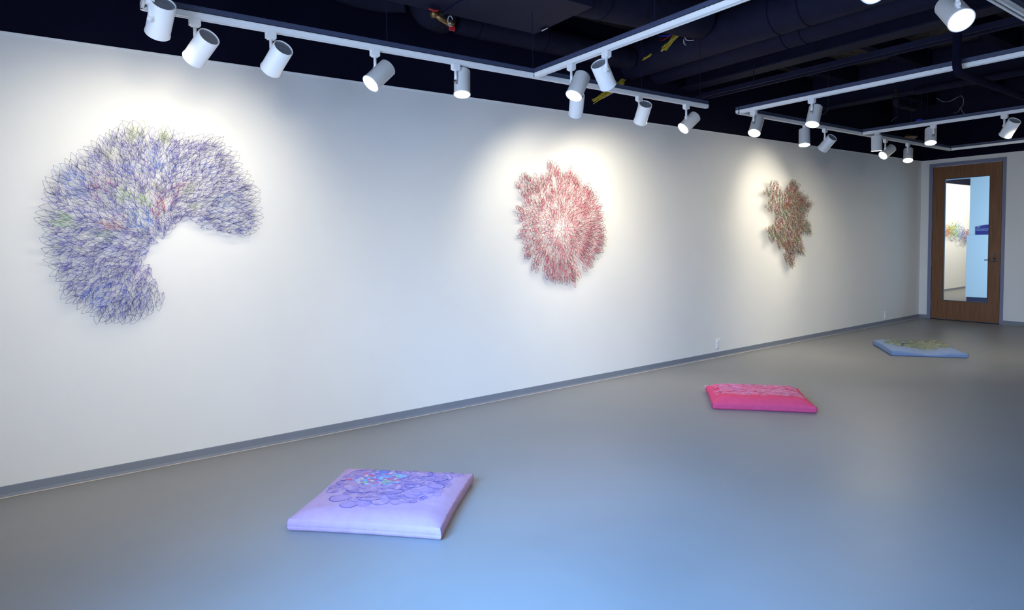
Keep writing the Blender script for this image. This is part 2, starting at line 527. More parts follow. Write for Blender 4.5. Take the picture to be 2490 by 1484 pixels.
def ibeam(name, xc, w, z0, z1, y0, y1, label):
    m = MB()
    m.box(xc - w / 2, xc + w / 2, y0, y1, z0, z0 + .015)
    m.box(xc - .006, xc + .006, y0, y1, z0 + .015, z1 - .015)
    m.box(xc - w / 2, xc + w / 2, y0, y1, z1 - .015, z1)
    return tag(m.build(name, M['darkmetal']), label, 'beam')


ibeam('steel_beam', -5.86, .20, 2.98, 3.45, Y0, 0.02, 'dark steel beam crossing the ceiling just beyond the two round ducts')
ibeam('steel_beam', -3.3, .20, 3.02, 3.45, Y0, 0.02, 'dark steel beam crossing the ceiling halfway between the ducts and the door wall')
ibeam('steel_beam', -1.0, .20, 3.02, 3.45, Y0, 0.02, 'dark steel beam crossing the ceiling closest to the door wall')
jl = ['dark joist above the first cross track, third from the art wall', ]
for i, y in enumerate((-.55, -1.35, -2.15, -2.95, -3.75)):
    for j, (xa, xb) in enumerate(((-5.76, -3.4), (-3.2, -1.1))):
        beam('ceiling_joist', xa, xb, y - .05, y + .05, 3.24, 3.45,
             'dark joist between the steel beams, %s from the art wall, %s bay' % (('first', 'second', 'third', 'fourth', 'fifth')[i], ('nearer', 'farther')[j]),
             'joist', group='joists under the dark deck')
# low strut pair hanging over the second track
m = MB()
for dx in (-.05, .05):
    m.box(-6.02 + dx - .012, -6.02 + dx + .012, -4.9, -.35, 2.80, 2.84)
m.tube(bent([(-6.07, -.36, 2.82), (-6.07, -.22, 2.82), (-5.97, -.22, 2.82), (-5.97, -.36, 2.82)], .04), .012, 8)
m.tube([(-6.02, -.9, 2.83), (-6.02, -.9, 3.44)], .006, 6); m.tube([(-6.02, -2.9, 2.83), (-6.02, -2.9, 3.44)], .006, 6)
tag(m.build('cable_tray', M['darkmetal']), 'low dark double-rail cable tray with a rounded end, over the gap between the tracks', 'cable tray')
for (x, y, z, lx, ly, lab) in ((-5.55, -1.95, 3.14, .16, .5, 'dark box fixed to the deck beyond the steel beam, left one of two'),
                               (-5.5, -2.95, 3.16, .16, .5, 'dark box fixed to the deck beyond the steel beam, right one of two')):
    beam('junction_box', x - lx / 2, x + lx / 2, y - ly / 2, y + ly / 2, z, 3.2 + .24, lab, 'box', M['black'])

# pipe drop that passes in front of the cross track
P = onz(2326, 178, 2.47)
dd = (Vector((P.x, P.y, 0)) - Vector((CP.x, CP.y, 0))).normalized()
Pn = P - dd * .10
tube_thing('sprinkler_pipe', bent([(Pn.x, Pn.y, 2.965), (Pn.x, Pn.y, 2.455), (-4.4, Pn.y, 2.455), (-4.4, Pn.y, 3.2)], .07), .026, M['dark'],
           'dark pipe dropping beside the second cross track and turning towards the door', 'pipe', 16)
tube_thing('sprinkler_pipe', [(-3.55, -4.9, 2.98), (-3.55, -1.3, 2.98)], .04, M['darkwrap'],
           'dark horizontal sprinkler pipe above the third cross track', 'pipe', 16)

# sprinkler head
q = onz(2178, 252, 2.93)
sp = empty('fire_sprinkler', q)
tag(sp, 'brass upright sprinkler head on a dark elbow above the farther tracks', 'sprinkler')
m = MB(); m.tube(bent([(.45, -.02, -.01), (0, 0, -.01), (0, 0, .07)], .05), .035, 14); m.build('pipe_elbow', M['darkwrap'], sp, smooth=True)
m = MB(); m.lathe([(.018, .07), (.02, .09), (.012, .10), (.006, .13), (.006, .145), (.035, .150), (.037, .154), (0, .156)], 20)
m.tube([(-.017, 0, .09), (-.012, 0, .13), (0, 0, .147)], .003, 6); m.tube([(.017, 0, .09), (.012, 0, .13), (0, 0, .147)], .003, 6)
m.build('brass_head', M['brass'], sp, smooth=True)

# brass valve cluster with red tagged handle
q = onz(1070, 42, 2.90)
vv = empty('brass_valve', q)
tag(vv, 'brass valve cluster with a red handle tag under the rectangular duct edge', 'valve')
m = MB()
m.tube([(-.05, .0, .02), (0, -.005, -.01), (.07, -.01, -.035)], .018, 14)
m.lathe([(0, -.028), (.022, -.028), (.024, -.01), (.024, .012), (.018, .018), (0, .02)], 16, 'y', (-.05, 0, .01))
m.lathe([(0, -.03), (.02, -.03), (.022, 0), (.016, .02), (0, .02)], 16, 'y', (.07, -.01, -.035))
m.tube([(0, 0, 0), (0, .01, .038)], .014, 12)
m.build('valve_body', M['brass'], vv, smooth=True)
m = MB(); m.box(.052, .098, -.035, -.022, -.085, -.052); m.build('handle_tag', M['red'], vv, bevel=.004)
m = MB(); m.tube([(-.10, -.03, .028), (-.06, -.03, .022), (-.03, -.03, .030)], .006, 8); m.build('handle', M['red'], vv)
m = MB()
m.tube([(.06 + .02 * math.cos(a * .52), -.035, -.025 + .035 * math.sin(a * .52)) for a in range(13)], .003, 6)
m.build('wire_tie', M['whitecable'], vv)


def bundle(name, pts, n, spread, r, material, label, seed, cat='cable', tie=0):
    rnd = random.Random(seed); m = MB()
    P = [Vector(q) for q in pts]
    for i in range(n):
        off = [Vector((rnd.uniform(-1, 1), rnd.uniform(-1, 1), rnd.uniform(-1, 1))) * spread for _ in P]
        base = Vector((rnd.uniform(-1, 1), rnd.uniform(-1, 1), rnd.uniform(-1, 1))) * spread
        Q = [p + base + o * .4 for p, o in zip(P, off)]
        Q2 = []
        for a in range(len(Q) - 1):
            for b in range(6):
                Q2.append(Q[a].lerp(Q[a + 1], b / 6))
        Q2.append(Q[-1])
        for _ in range(2): Q2 = [Q2[0]] + [(Q2[j - 1] + Q2[j] * 2 + Q2[j + 1]) / 4 for j in range(1, len(Q2) - 1)] + [Q2[-1]]
        m.tube(Q2, r, 6)
    o = tag(m.build(name, material, smooth=True), label, cat)
    if tie:
        q = P[tie - 1]; m = MB(); m.tube([q, (q.x, q.y, HC)], .0025, 5); m.build('cable_tie', M['black'], o)
    return o


def zp(u, v, z): return tuple(onz(u, v, z))
def yp(u, v, y): return tuple(ony(u, v, y))
def xp(u, v, x): return tuple(onx(u, v, x))


bundle('cable_bundle', [yp(1444, 247, -.035), yp(1456, 238, -.05), yp(1474, 227, -.08), yp(1500, 212, -.14), yp(1516, 196, -.16)], 14, .020, .004, M['yellow'],
       'loose bundle of yellow cables hanging over the wall edge behind the tracks', 3)
bundle('cable_bundle', [xp(1613, 119, -6.90), xp(1625, 105, -6.90), xp(1640, 90, -6.90), xp(1648, 80, -6.90)], 10, .022, .004, M['yellow'],
       'yellow cable bundle over the large round duct beside the nearest cross track', 4)
bundle('cable_bundle', [xp(1567, 143, -6.90), xp(1573, 139, -6.90), xp(1581, 134, -6.90)], 8, .012, .004, M['yellow'],
       'small stub of yellow cables above the round duct', 5)
bundle('cable', [xp(1600, 87, -6.90), xp(1612, 88, -6.90), xp(1628, 85, -6.90), xp(1640, 80, -6.90)], 2, .012, .004, M['bluecable'], 'blue cables beside the yellow bundle over the round duct', 6)
bundle('cable', [xp(1602, 95, -6.90), xp(1612, 97, -6.90), xp(1622, 90, -6.90), xp(1636, 82, -6.90)], 3, .010, .003, M['redcable'], 'dull red cables beside the yellow bundle over the round duct', 7)
bundle('cable', [xp(1672, 84, -6.90), xp(1664, 92, -6.90), xp(1668, 97, -6.90), xp(1678, 98, -6.90), xp(1687, 97, -6.90)], 3, .006, .0022, M['whitecable'], 'white looped cables right of the yellow bundle', 8)
bundle('cable', [xp(1660, 99, -6.90), xp(1660, 105, -6.90), xp(1664, 111, -6.90)], 3, .012, .0022, M['whitecable'], 'three short white cable ends lying on the round duct', 9)
bundle('cable', [yp(1462, 241, -.03), yp(1480, 232, -.06), yp(1494, 224, -.10), yp(1510, 212, -.13)], 1, .002, .004, M['whitecable'], 'single white cable beside the yellow bundle at the wall edge', 10)
bundle('cable', [zp(1998, 279, 2.66), zp(2006, 276, 2.67), zp(2012, 269, 2.70), zp(2014, 262, 2.73)], 1, .001, .0025, M['greycable'], 'thin grey wire curling behind the lamp on the second cross track', 11, tie=4)
bundle('cable', [zp(2280, 239, 2.9), zp(2292, 247, 2.88), zp(2310, 248, 2.88), zp(2328, 238, 2.9), zp(2338, 232, 2.93), zp(2345, 240, 2.9), zp(2344, 258, 2.86), zp(2336, 264, 2.85)], 2, .01, .003, M['greycable'],
       'tangle of grey wires hanging under the deck above the third cross track', 12, tie=5)
bundle('cable', [zp(2336, 264, 2.85), zp(2330, 272, 2.82), zp(2320, 276, 2.8)], 2, .01, .002, M['greycable'], 'short grey wire ends left of the hanging tangle', 13)
bundle('cable', [zp(2335, 262, 2.85), zp(2338, 272, 2.82), zp(2346, 280, 2.8)], 2, .008, .0025, M['greycable'], 'short grey wire ends right of the hanging tangle', 14)
bundle('cable', [zp(2166, 297, 2.72), zp(2171, 290, 2.74), zp(2182, 285, 2.76)], 1, .002, .003, M['greycable'], 'short pale wire below the brass sprinkler head', 15, tie=3)
q = onz(2240, 295, 2.75)
m = MB(); m.box(q.x - .08, q.x + .08, q.y - .03, q.y + .03, q.z - .02, q.z + .02)
o = tag(m.build('blue_connector', M['bluecable'], bevel=.008), 'small blue connector hanging above the third cross track', 'connector')
m = MB(); m.tube([(q.x, q.y, q.z + .02), (q.x, q.y, HC)], .004, 6); m.build('hanging_wire', M['black'], o)
q = onz(2215, 333, 2.72)
m = MB()
m.tube([(q.x - .16, q.y, q.z - .01), (q.x - .05, q.y, q.z + .01), (q.x + .12, q.y - .02, q.z + .015)], .018, 10)
for i in range(5): m.tube([(q.x - .13 + .06 * i, q.y, q.z - .03), (q.x - .13 + .06 * i, q.y, q.z + .03)], .014, 8)
o = tag(m.build('brass_fitting', M['brass'], smooth=True), 'tarnished brass pipe fitting in the dark behind the third cross track', 'pipe fitting')
m = MB(); m.tube([(q.x, q.y, q.z + .01), (q.x, q.y, HC)], .005, 6); m.build('hanging_rod', M['black'], o)

# ------------------------------------------------------------------ lighting tracks
TZ = 2.50
TW, TH = .036, .032
YM, YE = -.963, -3.27


def track(name, p0, p1, label):
    p0 = Vector((*p0, 0)); p1 = Vector((*p1, 0))
    d = (p1 - p0); L = d.length; d.normalize()
    o = empty(name, (p0.x, p0.y, TZ), math.atan2(d.y, d.x))
    tag(o, label, 'lighting track', 'white lighting tracks')
    h = TW / 2
    m = MB()
    m.box(0, L, -h, -h + .012, 0, .006); m.box(0, L, h - .012, h, 0, .006)      # lips
    m.box(0, L, -h, -h + .003, .006, TH); m.box(0, L, h - .003, h, .006, TH)
    m.box(0, L, -h, h, TH - .003, TH)
    m.box(0, L, -h - .0015, -h, .019, .0215); m.box(0, L, h, h + .0015, .019, .0215)
    m.box(0, .006, -h, h, 0, TH); m.box(L - .006, L, -h, h, 0, TH)
    m.build('track_body', M['white'], o)
    m = MB(); m.box(.006, L - .006, -.006, .006, .014, .018)
    m.build('conductor', M['slot'], o)
    m = MB(); m.box(0, L, -h + .004, h - .004, TH + .0005, TH + .026); m.box(0, L, -h, h, TH + .024, TH + .0275)
    m.build('support_channel', M['channel'], o)
    return o


track('lighting_track', (-11.033, YM), (-6.80, YM), 'long near track along the art wall, over the blue and pink artworks')
track('lighting_track', (-11.015, YM - .019), (-11.015, YE + .019), 'cross track at the top left corner carrying the nearest lamp')
track('lighting_track', (-8.69, YM - .019), (-8.69, YE + .019), 'cross track rising to the top centre from the near wall track')
track('lighting_track', (-11.033, YE), (-6.80, YE), 'track crossing the top right corner, farthest from the art wall')
track('lighting_track', (-6.373, YM), (-1.60, YM), 'long far track along the art wall, over the multicoloured artwork')
track('lighting_track', (-6.355, YM - .019), (-6.355, YE + .019), 'cross track at the start of the far wall track, interrupted by a dark pipe')
track('lighting_track', (-4.07, YM - .019), (-4.07, YE - .8), 'cross track with three lamps from the middle of the far wall track')
track('lighting_track', (-1.62, YM - .019), (-1.62, YE - 1.2), 'cross track nearest the door, without lamps')
for u, v, lab in ((932, 106, 'first'), (1308, 172, 'second'), (1505, 0, 'third')):
    pass
for (x, y, lab) in ((-9.78, YM, 'left of the upright lamp'), (-8.70, YM, 'at the junction of the near tracks'), (-7.62, YM, 'over the pink artwork'),
                    (-8.69, -2.05, 'on the near cross track'), (-6.9, YM, 'at the end of the near track'), (-5.0, YM, 'on the far wall track'),
                    (-4.07, -1.62, 'on the third cross track'), (-2.6, YM, 'towards the door')):
    top = 2.95 if (x < -8.4 and y > -1.2) else (3.0 if abs(x + 7.62) < .01 else HC)
    m = MB(); m.tube([(x, y, TZ + TH + .0275), (x, y, top)], .0022, 6)
    m.box(x - .03, x + .03, y - .006, y + .006, TZ + TH + .0275, TZ + TH + .033)
    tag(m.build('hanger_rod', M['darkmetal']), 'thin rod hanging the white track from the deck, %s' % lab, 'hanger rod', 'rods hanging the tracks')

# ------------------------------------------------------------------ track lamps
LIGHTS = [  # mount, centre of can, aim, label, power
 ((-11.015,-1.177),(-10.970,-1.134,2.419),(-0.097,0.779,-0.619),'largest white lamp at top left, cut by the frame, seen from its closed back',1),
 ((-10.803,-0.964),(-10.786,-1.010,2.349),(-0.329,0.793,-0.513),'second white lamp from the left with grey back, tilted at the blue artwork',1),
 ((-10.442,-0.963),(-10.428,-1.013,2.351),(-0.214,0.822,-0.528),'third white lamp from the left, unlit side shown, right of the blue artwork',1),
 ((-9.860,-0.964),(-9.859,-1.018,2.344),(-0.716,-0.094,-0.692),'glowing lamp tilted left on the near wall track, fourth from the left',1),
 ((-9.318,-0.963),(-9.257,-0.938,2.399),(-0.152,-0.215,-0.965),'glowing lamp pointing straight down on the near wall track',1),
 ((-8.690,-1.352),(-8.687,-1.413,2.354),(-0.519,-0.061,-0.853),'bright glowing lamp just past the junction on the near cross track',1),
 ((-8.295,-0.963),(-8.333,-0.995,2.353),(0.455,0.635,-0.624),'white lamp half hidden directly below the bright lamp at the junction',1),
 ((-8.690,-1.671),(-8.646,-1.600,2.385),(0.708,0.241,-0.664),'white lamp seen from its back on the near cross track, tilted right',1),
 ((-7.649,-0.962),(-7.665,-1.016,2.360),(0.324,0.649,-0.688),'white lamp seen from its back, over the right edge of the pink artwork',1),
 ((-7.079,-0.962),(-7.028,-0.953,2.359),(-0.720,0.207,-0.663),'glowing lamp tilted left, last on the near wall track',1),
 ((-6.354,-1.119),(-6.295,-1.107,2.371),(-0.551,-0.113,-0.827),'glowing lamp at the corner where the second cross track starts',1),
 ((-6.355,-1.651),(-6.297,-1.639,2.371),(-0.401,-0.037,-0.915),'brightest lamp on the second cross track, above an upright one',1),
 ((-5.225,-0.964),(-5.293,-0.992,2.371),(-0.218,-0.131,-0.967),'upright lamp hanging below the brightest lamp of the second cross track',1),
 ((-4.848,-0.964),(-4.783,-0.958,2.357),(0.190,0.758,-0.624),'small lamp seen from its dark back, right of the multicoloured artwork',1),
 ((-4.068,-1.136),(-4.128,-1.157,2.378),(0.051,0.009,-0.999),'upright lamp at the start of the third cross track',1),
 ((-3.482,-0.964),(-3.420,-0.962,2.361),(-0.766,0.283,-0.578),'glowing lamp tilted hard left, between two upright ones on the far wall track',1),
 ((-2.889,-0.964),(-2.837,-0.949,2.363),(-0.462,-0.172,-0.870),'glowing lamp nearest the door on the far wall track',1),
 ((-4.072,-1.682),(-4.021,-1.639,2.396),(-0.362,-0.138,-0.922),'upright lamp in the middle of the third cross track, above the door corner',1),
 ((-4.070,-2.276),(-4.096,-2.328,2.363),(0.406,0.553,-0.727),'white lamp tilted at the door, farthest right on the third cross track',1),
 ((-8.860,-3.270),(-8.868,-3.233,2.324),(-0.469,-0.698,-0.542),'dazzling lamp cut by the top edge, left of the big dazzling one',1),
 ((-8.093,-3.270),(-8.025,-3.233,2.383),(-0.512,-0.527,-0.678),'big dazzling lamp at the top right, its round face towards the viewer',1),
 ((-9.900,-3.270),(-9.895,-3.215,2.355),(0.04,0.66,-0.75),'unseen white fill lamp added above the camera, aimed across at the wall between the artworks',1),  # this lamp and those below are unseen, added to light wall and floor
 ((-4.070,-3.400),(-4.030,-3.385,2.360),(0.80,0.45,-0.50),'unseen white fill lamp added outside the right edge, aimed at the door wall',1),
 ((-11.015,-2.700),(-10.985,-2.655,2.355),(0.06,0.86,-0.50),'unseen white fill lamp added above the camera on the left cross track, aimed at the blue artwork',1),
 ((-9.250,-3.270),(-9.245,-3.215,2.355),(-0.05,0.80,-0.60),'unseen white fill lamp added above the frame, aimed at the bare wall between the artworks',1),
 ((-4.070,-2.900),(-4.075,-2.845,2.350),(0.04,0.90,-0.42),'unseen white fill lamp added just outside the right edge, aimed at the multicoloured artwork',1),
 ((-6.355,-3.215),(-6.380,-3.165,2.350),(-0.36,0.82,-0.44),'unseen white fill lamp added at the far end of the second cross track, aimed at the pink artwork',1),
]
# energy of each lamp's beam, and cone
POWER = [14, 14, 22, 15, 16, 16, 44, 16, 62, 15, 15, 16, 14, 20, 14, 100, 14, 14, 70, 48, 15, 12, 75, 60, 54, 60, 66]
CONE = [108] * 21 + [82, 90, 80, 80, 64, 64]
# some beams are turned off the can's own axis to light the artworks
BEAM = {13: Vector((0.44, 0.72, -0.55)), 8: Vector((0.40, 0.66, -0.60)), 6: Vector((0.36, 0.66, -0.62))}
RAD, LEN = .052, .165
hm = MB(); h = LEN / 2
hm.lathe([(.046, h - .006), (.046, h - .001), (.0495, h), (.052, h - .003), (.052, -h + .010), (.0545, -h + .006), (.0545, -h), (.050, -h), (.0485, -h + .012), (.0485, h - .03)], 48)
cm = MB(); cm.lathe([(0, h - .0055), (.0475, h - .0055)], 40)
for ax in (-.012, .012): cm.lathe([(0, h - .003), (.0035, h - .003), (.0035, h - .006)], 10, origin=(ax, 0, 0))
lm = MB(); lm.lathe([(0, -h + .004), (.030, -h + .005), (.0485, -h + .010), (.0485, -h + .014), (0, -h + .014)], 40)
am = MB(); am.box(-.026, .026, -.0175, .0175, -.034, 0); am.box(-.018, .018, -.014, .014, -.040, -.034)
meshes = {}


def get(name, mb, mt, **k):
    o = mb.build(name, mt, **k)
    return o


protos = {}
for i, (mt_, c, aim, lab, _) in enumerate(LIGHTS):
    mount = Vector((mt_[0], mt_[1], TZ))
    root = empty('track_lamp', mount)
    tag(root, lab, 'track lamp', 'cylinder lamps on the white tracks')
    along_x = abs(mt_[1] - YM) < .01 or abs(mt_[1] - YE) < .01
    aim = Vector(aim).normalized(); C = Vector(c)
    rot = aim.to_track_quat('-Z', 'Y')
    rel = C - mount

    def part(name, mb, mt, smooth=False, bevel=0):
        if name in protos:
            o = protos[name].copy(); COL.objects.link(o)
        else:
            o = mb.build(name, mt, smooth=smooth, bevel=bevel); protos[name] = o
        o.parent = root
        return o
    o = part('adapter', am, M['white'], bevel=.002)
    o.rotation_euler.z = 0 if along_x else math.pi / 2
    o = part('housing', hm, M['white'], smooth=True)
    o.rotation_mode = 'QUATERNION'; o.rotation_quaternion = rot; o.location = rel
    if o.modifiers.get('edges') is None:
        es = o.modifiers.new('edges', 'EDGE_SPLIT'); es.split_angle = math.radians(40)
    o = part('end_cap', cm, M['cap'])
    o.rotation_mode = 'QUATERNION'; o.rotation_quaternion = rot; o.location = rel
    o = part('lamp_face', lm, M['lamp'], smooth=True)
    o.rotation_mode = 'QUATERNION'; o.rotation_quaternion = rot; o.location = rel
    # stem down to the pivot, knuckle reaching the side of the can
    piv = Vector((0, 0, -.105))
    w = piv - rel; t = max(-.05, min(.05, w.dot(aim)))
    axp = rel + aim * t
    side = (piv - axp); side.normalize()
    surf = axp + side * (RAD - .001)
    m = MB(); m.tube([(0, 0, -.038), piv], .0085, 12)
    m.build('stem', M['white'], root, smooth=True)
    m = MB(); perp = side.cross(aim).normalized()
    m.tube([piv - perp * .009, piv + perp * .009], .0115, 14); m.tube([piv, surf], .006, 8)
    m.tube([surf - aim * .016 + side * .0025, surf + aim * .016 + side * .0025], .006, 8)
    m.build('knuckle', M['steel'] if i in (4, 10, 11, 12, 14, 16, 17) else M['white'], root)
    l = bpy.data.lights.new('lamp_beam', 'SPOT')
    l.energy = POWER[i]; l.color = WARM; l.spot_size = math.radians(CONE[i]); l.spot_blend = 0.8; l.shadow_soft_size = .035
    lo = bpy.data.objects.new('lamp_beam', l); COL.objects.link(lo); lo.parent = root
    lo.rotation_mode = 'QUATERNION'; lo.rotation_quaternion = BEAM.get(i, aim).to_track_quat('-Z', 'Y'); lo.location = rel + aim * (h + .004)

# ------------------------------------------------------------------ outlets
for (x, z, lab) in ((-5.337, .157, 'white wall outlet nearer the pink cushion, above the grey wall base'), (-1.195, .146, 'white wall outlet near the door corner')):
    root = empty('electrical_outlet', (x, 0, z)); tag(root, lab, 'electrical outlet', 'white wall outlets')
    m = MB()
    o = [(-.035, -.057), (.035, -.057), (.035, .057), (-.035, .057)]
    inn = [(a * .9, b * .94) for a, b in o]
    m.add([(a, 0, b) for a, b in o] + [(a, -.003, b) for a, b in o] + [(a, -.007, b) for a, b in inn],
          [(0, 1, 5, 4), (1, 2, 6, 5), (2, 3, 7, 6), (3, 0, 4, 7), (4, 5, 9, 8), (5, 6, 10, 9), (6, 7, 11, 10), (7, 4, 8, 11), (8, 9, 10, 11)])
    m.build('cover_plate', M['white'], root)
    for dz in (.0195, -.0195):
        m = MB(); m.lathe([(0, -.010), (.0155, -.010), (.0165, -.0085), (.0165, -.006)], 24, 'y', (0, 0, dz))
        r_ = m.build('receptacle', M['white'], root)
        m = MB()
        for dx in (-.006, .006): m.box(dx - .001, dx + .001, -.0105, -.0098, dz - .001, dz + .007)
        m.lathe([(0, -.0105), (.0022, -.0105), (.0022, -.0098)], 8, 'y', (0, 0, dz - .008))
        m.build('socket_slots', M['black'], r_)
    m = MB(); m.lathe([(0, -.0085), (.003, -.0085), (.003, -.006)], 10, 'y', (0, 0, -.044)); m.build('screw', M['black'], root)


# ------------------------------------------------------------------ wire artworks
def inside(x, y, poly):
    c = False; j = len(poly) - 1
    for i in range(len(poly)):
        xi, yi = poly[i]; xj, yj = poly[j]
        if (yi > y) != (yj > y) and x < (xj - xi) * (y - yi) / (yj - yi) + xi: c = not c
        j = i
    return c


def wallpoly(pts, sc, ox, oy, y):
    out = []
    for a, b in pts:
        q = ony(ox + a / sc, oy + b / sc, y); out.append((q.x, q.z))
    return out


def poisson(poly, dmin, n, rnd, tries=60000):
    xs = [p[0] for p in poly]; zs = [p[1] for p in poly]
    x0, x1, z0, z1 = min(xs), max(xs), min(zs), max(zs)
    cell = dmin; grid = {}; pts = []
    for _ in range(tries):
        x = rnd.uniform(x0, x1); z = rnd.uniform(z0, z1)
        if not inside(x, z, poly): continue
        gi, gj = int(x / cell), int(z / cell); ok = True
        for a in (-1, 0, 1):
            for b in (-1, 0, 1):
                for (px, pz) in grid.get((gi + a, gj + b), ()):
                    if (px - x) ** 2 + (pz - z) ** 2 < dmin * dmin: ok = False; break
                if not ok: break
            if not ok: break
        if ok:
            grid.setdefault((gi, gj), []).append((x, z)); pts.append((x, z))
            if len(pts) >= n: break
    return pts


def mixc(a, b, t): return tuple(a[i] * (1 - t) + b[i] * t for i in range(3))


def jit(c, rnd, s=.25):
    k = 1 + rnd.uniform(-s, s)
    return tuple(min(1, max(0, v * k)) for v in c[:3])


def leaf_loop(m, bx, bz, th, L, Wd, y0, y1, r, cbase, ctip, n=7, sides=3, pw=.85, bow=0.0):
    """closed leaf outline in the plane of the wall, lifting from y0 at its base to y1 at its tip"""
    dx, dz = math.cos(th), math.sin(th); nx, nz = -dz, dx
    for sg in (1, -1):
        P = []; C = []
        for i in range(n + 1):
            t = i / n if pw > .7 else .5 - .5 * math.cos(math.pi * i / n)
            w = Wd * .5 * max(0, math.sin(math.pi * t ** .9)) ** pw * sg + bow * math.sin(math.pi * t)
            P.append((bx + dx * L * t + nx * w, -(y0 + (y1 - y0) * t ** 1.2), bz + dz * L * t + nz * w))
            C.append(mixc(cbase, ctip, min(1, t * 1.7)))
        m.tube(P, r, sides, C, cap=False)


def rgb(r, g, b): return lin(r, g, b)[:3]


# --- blue arch
rnd = random.Random(11)
A1 = [(110,655),(165,560),(160,470),(240,350),(330,290),(445,215),(565,135),(655,75),(745,75),(850,130),(930,100),(985,130),(1050,160),(1170,165),(1245,165),(1330,230),(1385,330),(1430,410),(1500,500),(1520,690),(1500,745),(1440,775),(1340,765),(1230,745),(1150,690),(1080,660),(1010,690),(960,740),(880,755),(820,770),(790,850),(760,920),(735,965),(790,1010),(810,1080),(880,1200),(885,1255),(800,1285),(740,1330),(620,1335),(500,1335),(440,1290),(330,1230),(245,1130),(250,1080),(180,1000),(170,930),(160,830),(125,820),(160,740),(110,690)]
poly1 = wallpoly(A1, 2.603, 50, 270, -.07)
c1 = ony(385, 575, -.07)
spots = []
for (a, b, rad, col) in ((220,690,.045,(120,190,50)),(640,500,.05,(140,190,60)),(770,510,.045,(140,190,50)),(560,250,.05,(140,150,70)),(720,110,.05,(170,190,60)),(920,140,.035,(160,190,50)),
                         (1110,485,.045,(140,180,60)),(1150,590,.035,(160,190,90)),(490,790,.04,(60,140,120)),(860,420,.035,(220,200,100)),
                         (1030,475,.04,(210,50,90)),(880,550,.035,(220,50,80)),(880,620,.03,(220,50,80)),(950,530,.03,(210,60,90)),(540,420,.035,(200,60,110)),(450,465,.03,(190,70,120)),(470,680,.04,(190,70,110)),(570,700,.035,(190,60,90)),
                         (870,320,.06,(60,130,230)),(700,340,.04,(60,120,230)),(290,400,.06,(60,120,220)),(300,500,.04,(50,120,220)),(700,660,.08,(60,130,220)),(1300,620,.05,(60,130,220)),(1330,550,.04,(60,140,220)),(450,1200,.08,(40,100,220)),(750,1060,.03,(130,60,200)),(540,840,.06,(40,60,210)),(760,610,.05,(50,130,230)),(1230,320,.05,(70,120,220)),(640,1190,.05,(50,110,220))):
    q = ony(50 + a / 2.603, 270 + b / 2.603, -.07); spots.append((q.x, q.z, rad, rgb(*col)))
violet = rgb(112, 104, 188); blue = rgb(58, 80, 186); ink = rgb(32, 30, 62); pale = rgb(135, 130, 205)


def base_col1(x, z):
    for (sx, sz, rad, col) in spots:
        if (x - sx) ** 2 + (z - sz) ** 2 < rad * rad * rnd.uniform(.5, 1.3): return col
    n = noise.noise(Vector((x * 4, z * 4, 2)))
    return mixc(violet, blue, min(1, max(0, .5 + n * 1.4 + (1.45 - z) * .7)))


root = empty('wire_artwork', (-10.9, 0, 1.5)); OFF = Vector((-10.9, 0, 1.5))
tag(root, 'large arch-shaped blue and violet wire leaf artwork at the left of the white wall', 'wall artwork', 'wire leaf artworks on the white wall')
ml = MB(); mt2 = MB()
pts = poisson(poly1, .0245, 1500, rnd)
for (x, z) in pts:
    th = math.atan2(z - c1.z + .02, x - c1.x) + rnd.uniform(-.6, .6)
    if x > c1.x + .12: th = th * .62 + rnd.uniform(-.18, .18) - .05
    L = rnd.uniform(.066, .098); Wd = L * rnd.uniform(.36, .50)
    bx, bz = x - math.cos(th) * L * .7 - OFF.x, z - math.sin(th) * L * .7 - OFF.z
    lay = rnd.random()
    y0 = .02 + .05 * lay; y1 = y0 + rnd.uniform(.02, .05)
    cb = base_col1(x, z)
    ct = mixc(ink, cb, rnd.choice((0.0, 0.0, .15, .7, .9)))
    leaf_loop(ml, bx, bz, th, L, Wd, y0, y1, .0008, jit(cb, rnd), jit(ct, rnd), bow=rnd.uniform(-.006, .006))
    # loose coloured threads filling the base of each leaf
    for k in range(6):
        a2 = th + rnd.uniform(-.6, .6); l2 = rnd.uniform(.02, .06)
        P = [(bx + rnd.uniform(-.006, .006), -y0, bz + rnd.uniform(-.006, .006))]
        for j in range(1, 4):
            P.append((bx + math.cos(a2) * l2 * j / 3 + rnd.uniform(-.006, .006), -y0 - rnd.uniform(-.01, .012), bz + math.sin(a2) * l2 * j / 3 + rnd.uniform(-.006, .006)))
        mt2.tube(P, .0005, 3, jit(mixc(cb, pale, rnd.uniform(0.1, .9)), rnd), cap=False)
ml.build('wire_leaves', M['thread'], root)
mt2.build('coloured_threads', M['thread'], root)

# --- pink flower
rnd = random.Random(21)
A2 = [(575,105),(610,110),(650,140),(700,155),(720,190),(745,165),(790,160),(825,190),(850,215),(860,270),(880,250),(915,250),(945,300),(1000,350),(1025,400),(1065,480),(1080,540),(1110,560),(1110,640),(1095,700),(1125,760),(1125,900),(1110,1025),(1050,1020),(995,1130),(930,1210),(900,1190),(905,1120),(870,1060),(830,985),(820,1060),(850,1140),(885,1260),(835,1330),(780,1290),(725,1320),(670,1300),(620,1320),(540,1250),(530,1170),(460,1210),(405,1150),(410,1080),(345,1045),(310,990),(330,930),(300,880),(280,820),(260,800),(300,760),(340,700),(260,640),(230,555),(275,515),(330,500),(280,400),(255,310),(300,265),(365,190),(420,220),(450,260),(480,260),(510,205),(560,200),(540,150)]
poly2 = wallpoly(A2, 4.122, 1200, 370, -.07)
c2 = ony(1200 + 745 / 4.122, 370 + 770 / 4.122, -.07)
root = empty('wire_artwork', (-7.65, 0, 1.5)); OFF = Vector((-7.65, 0, 1.5))
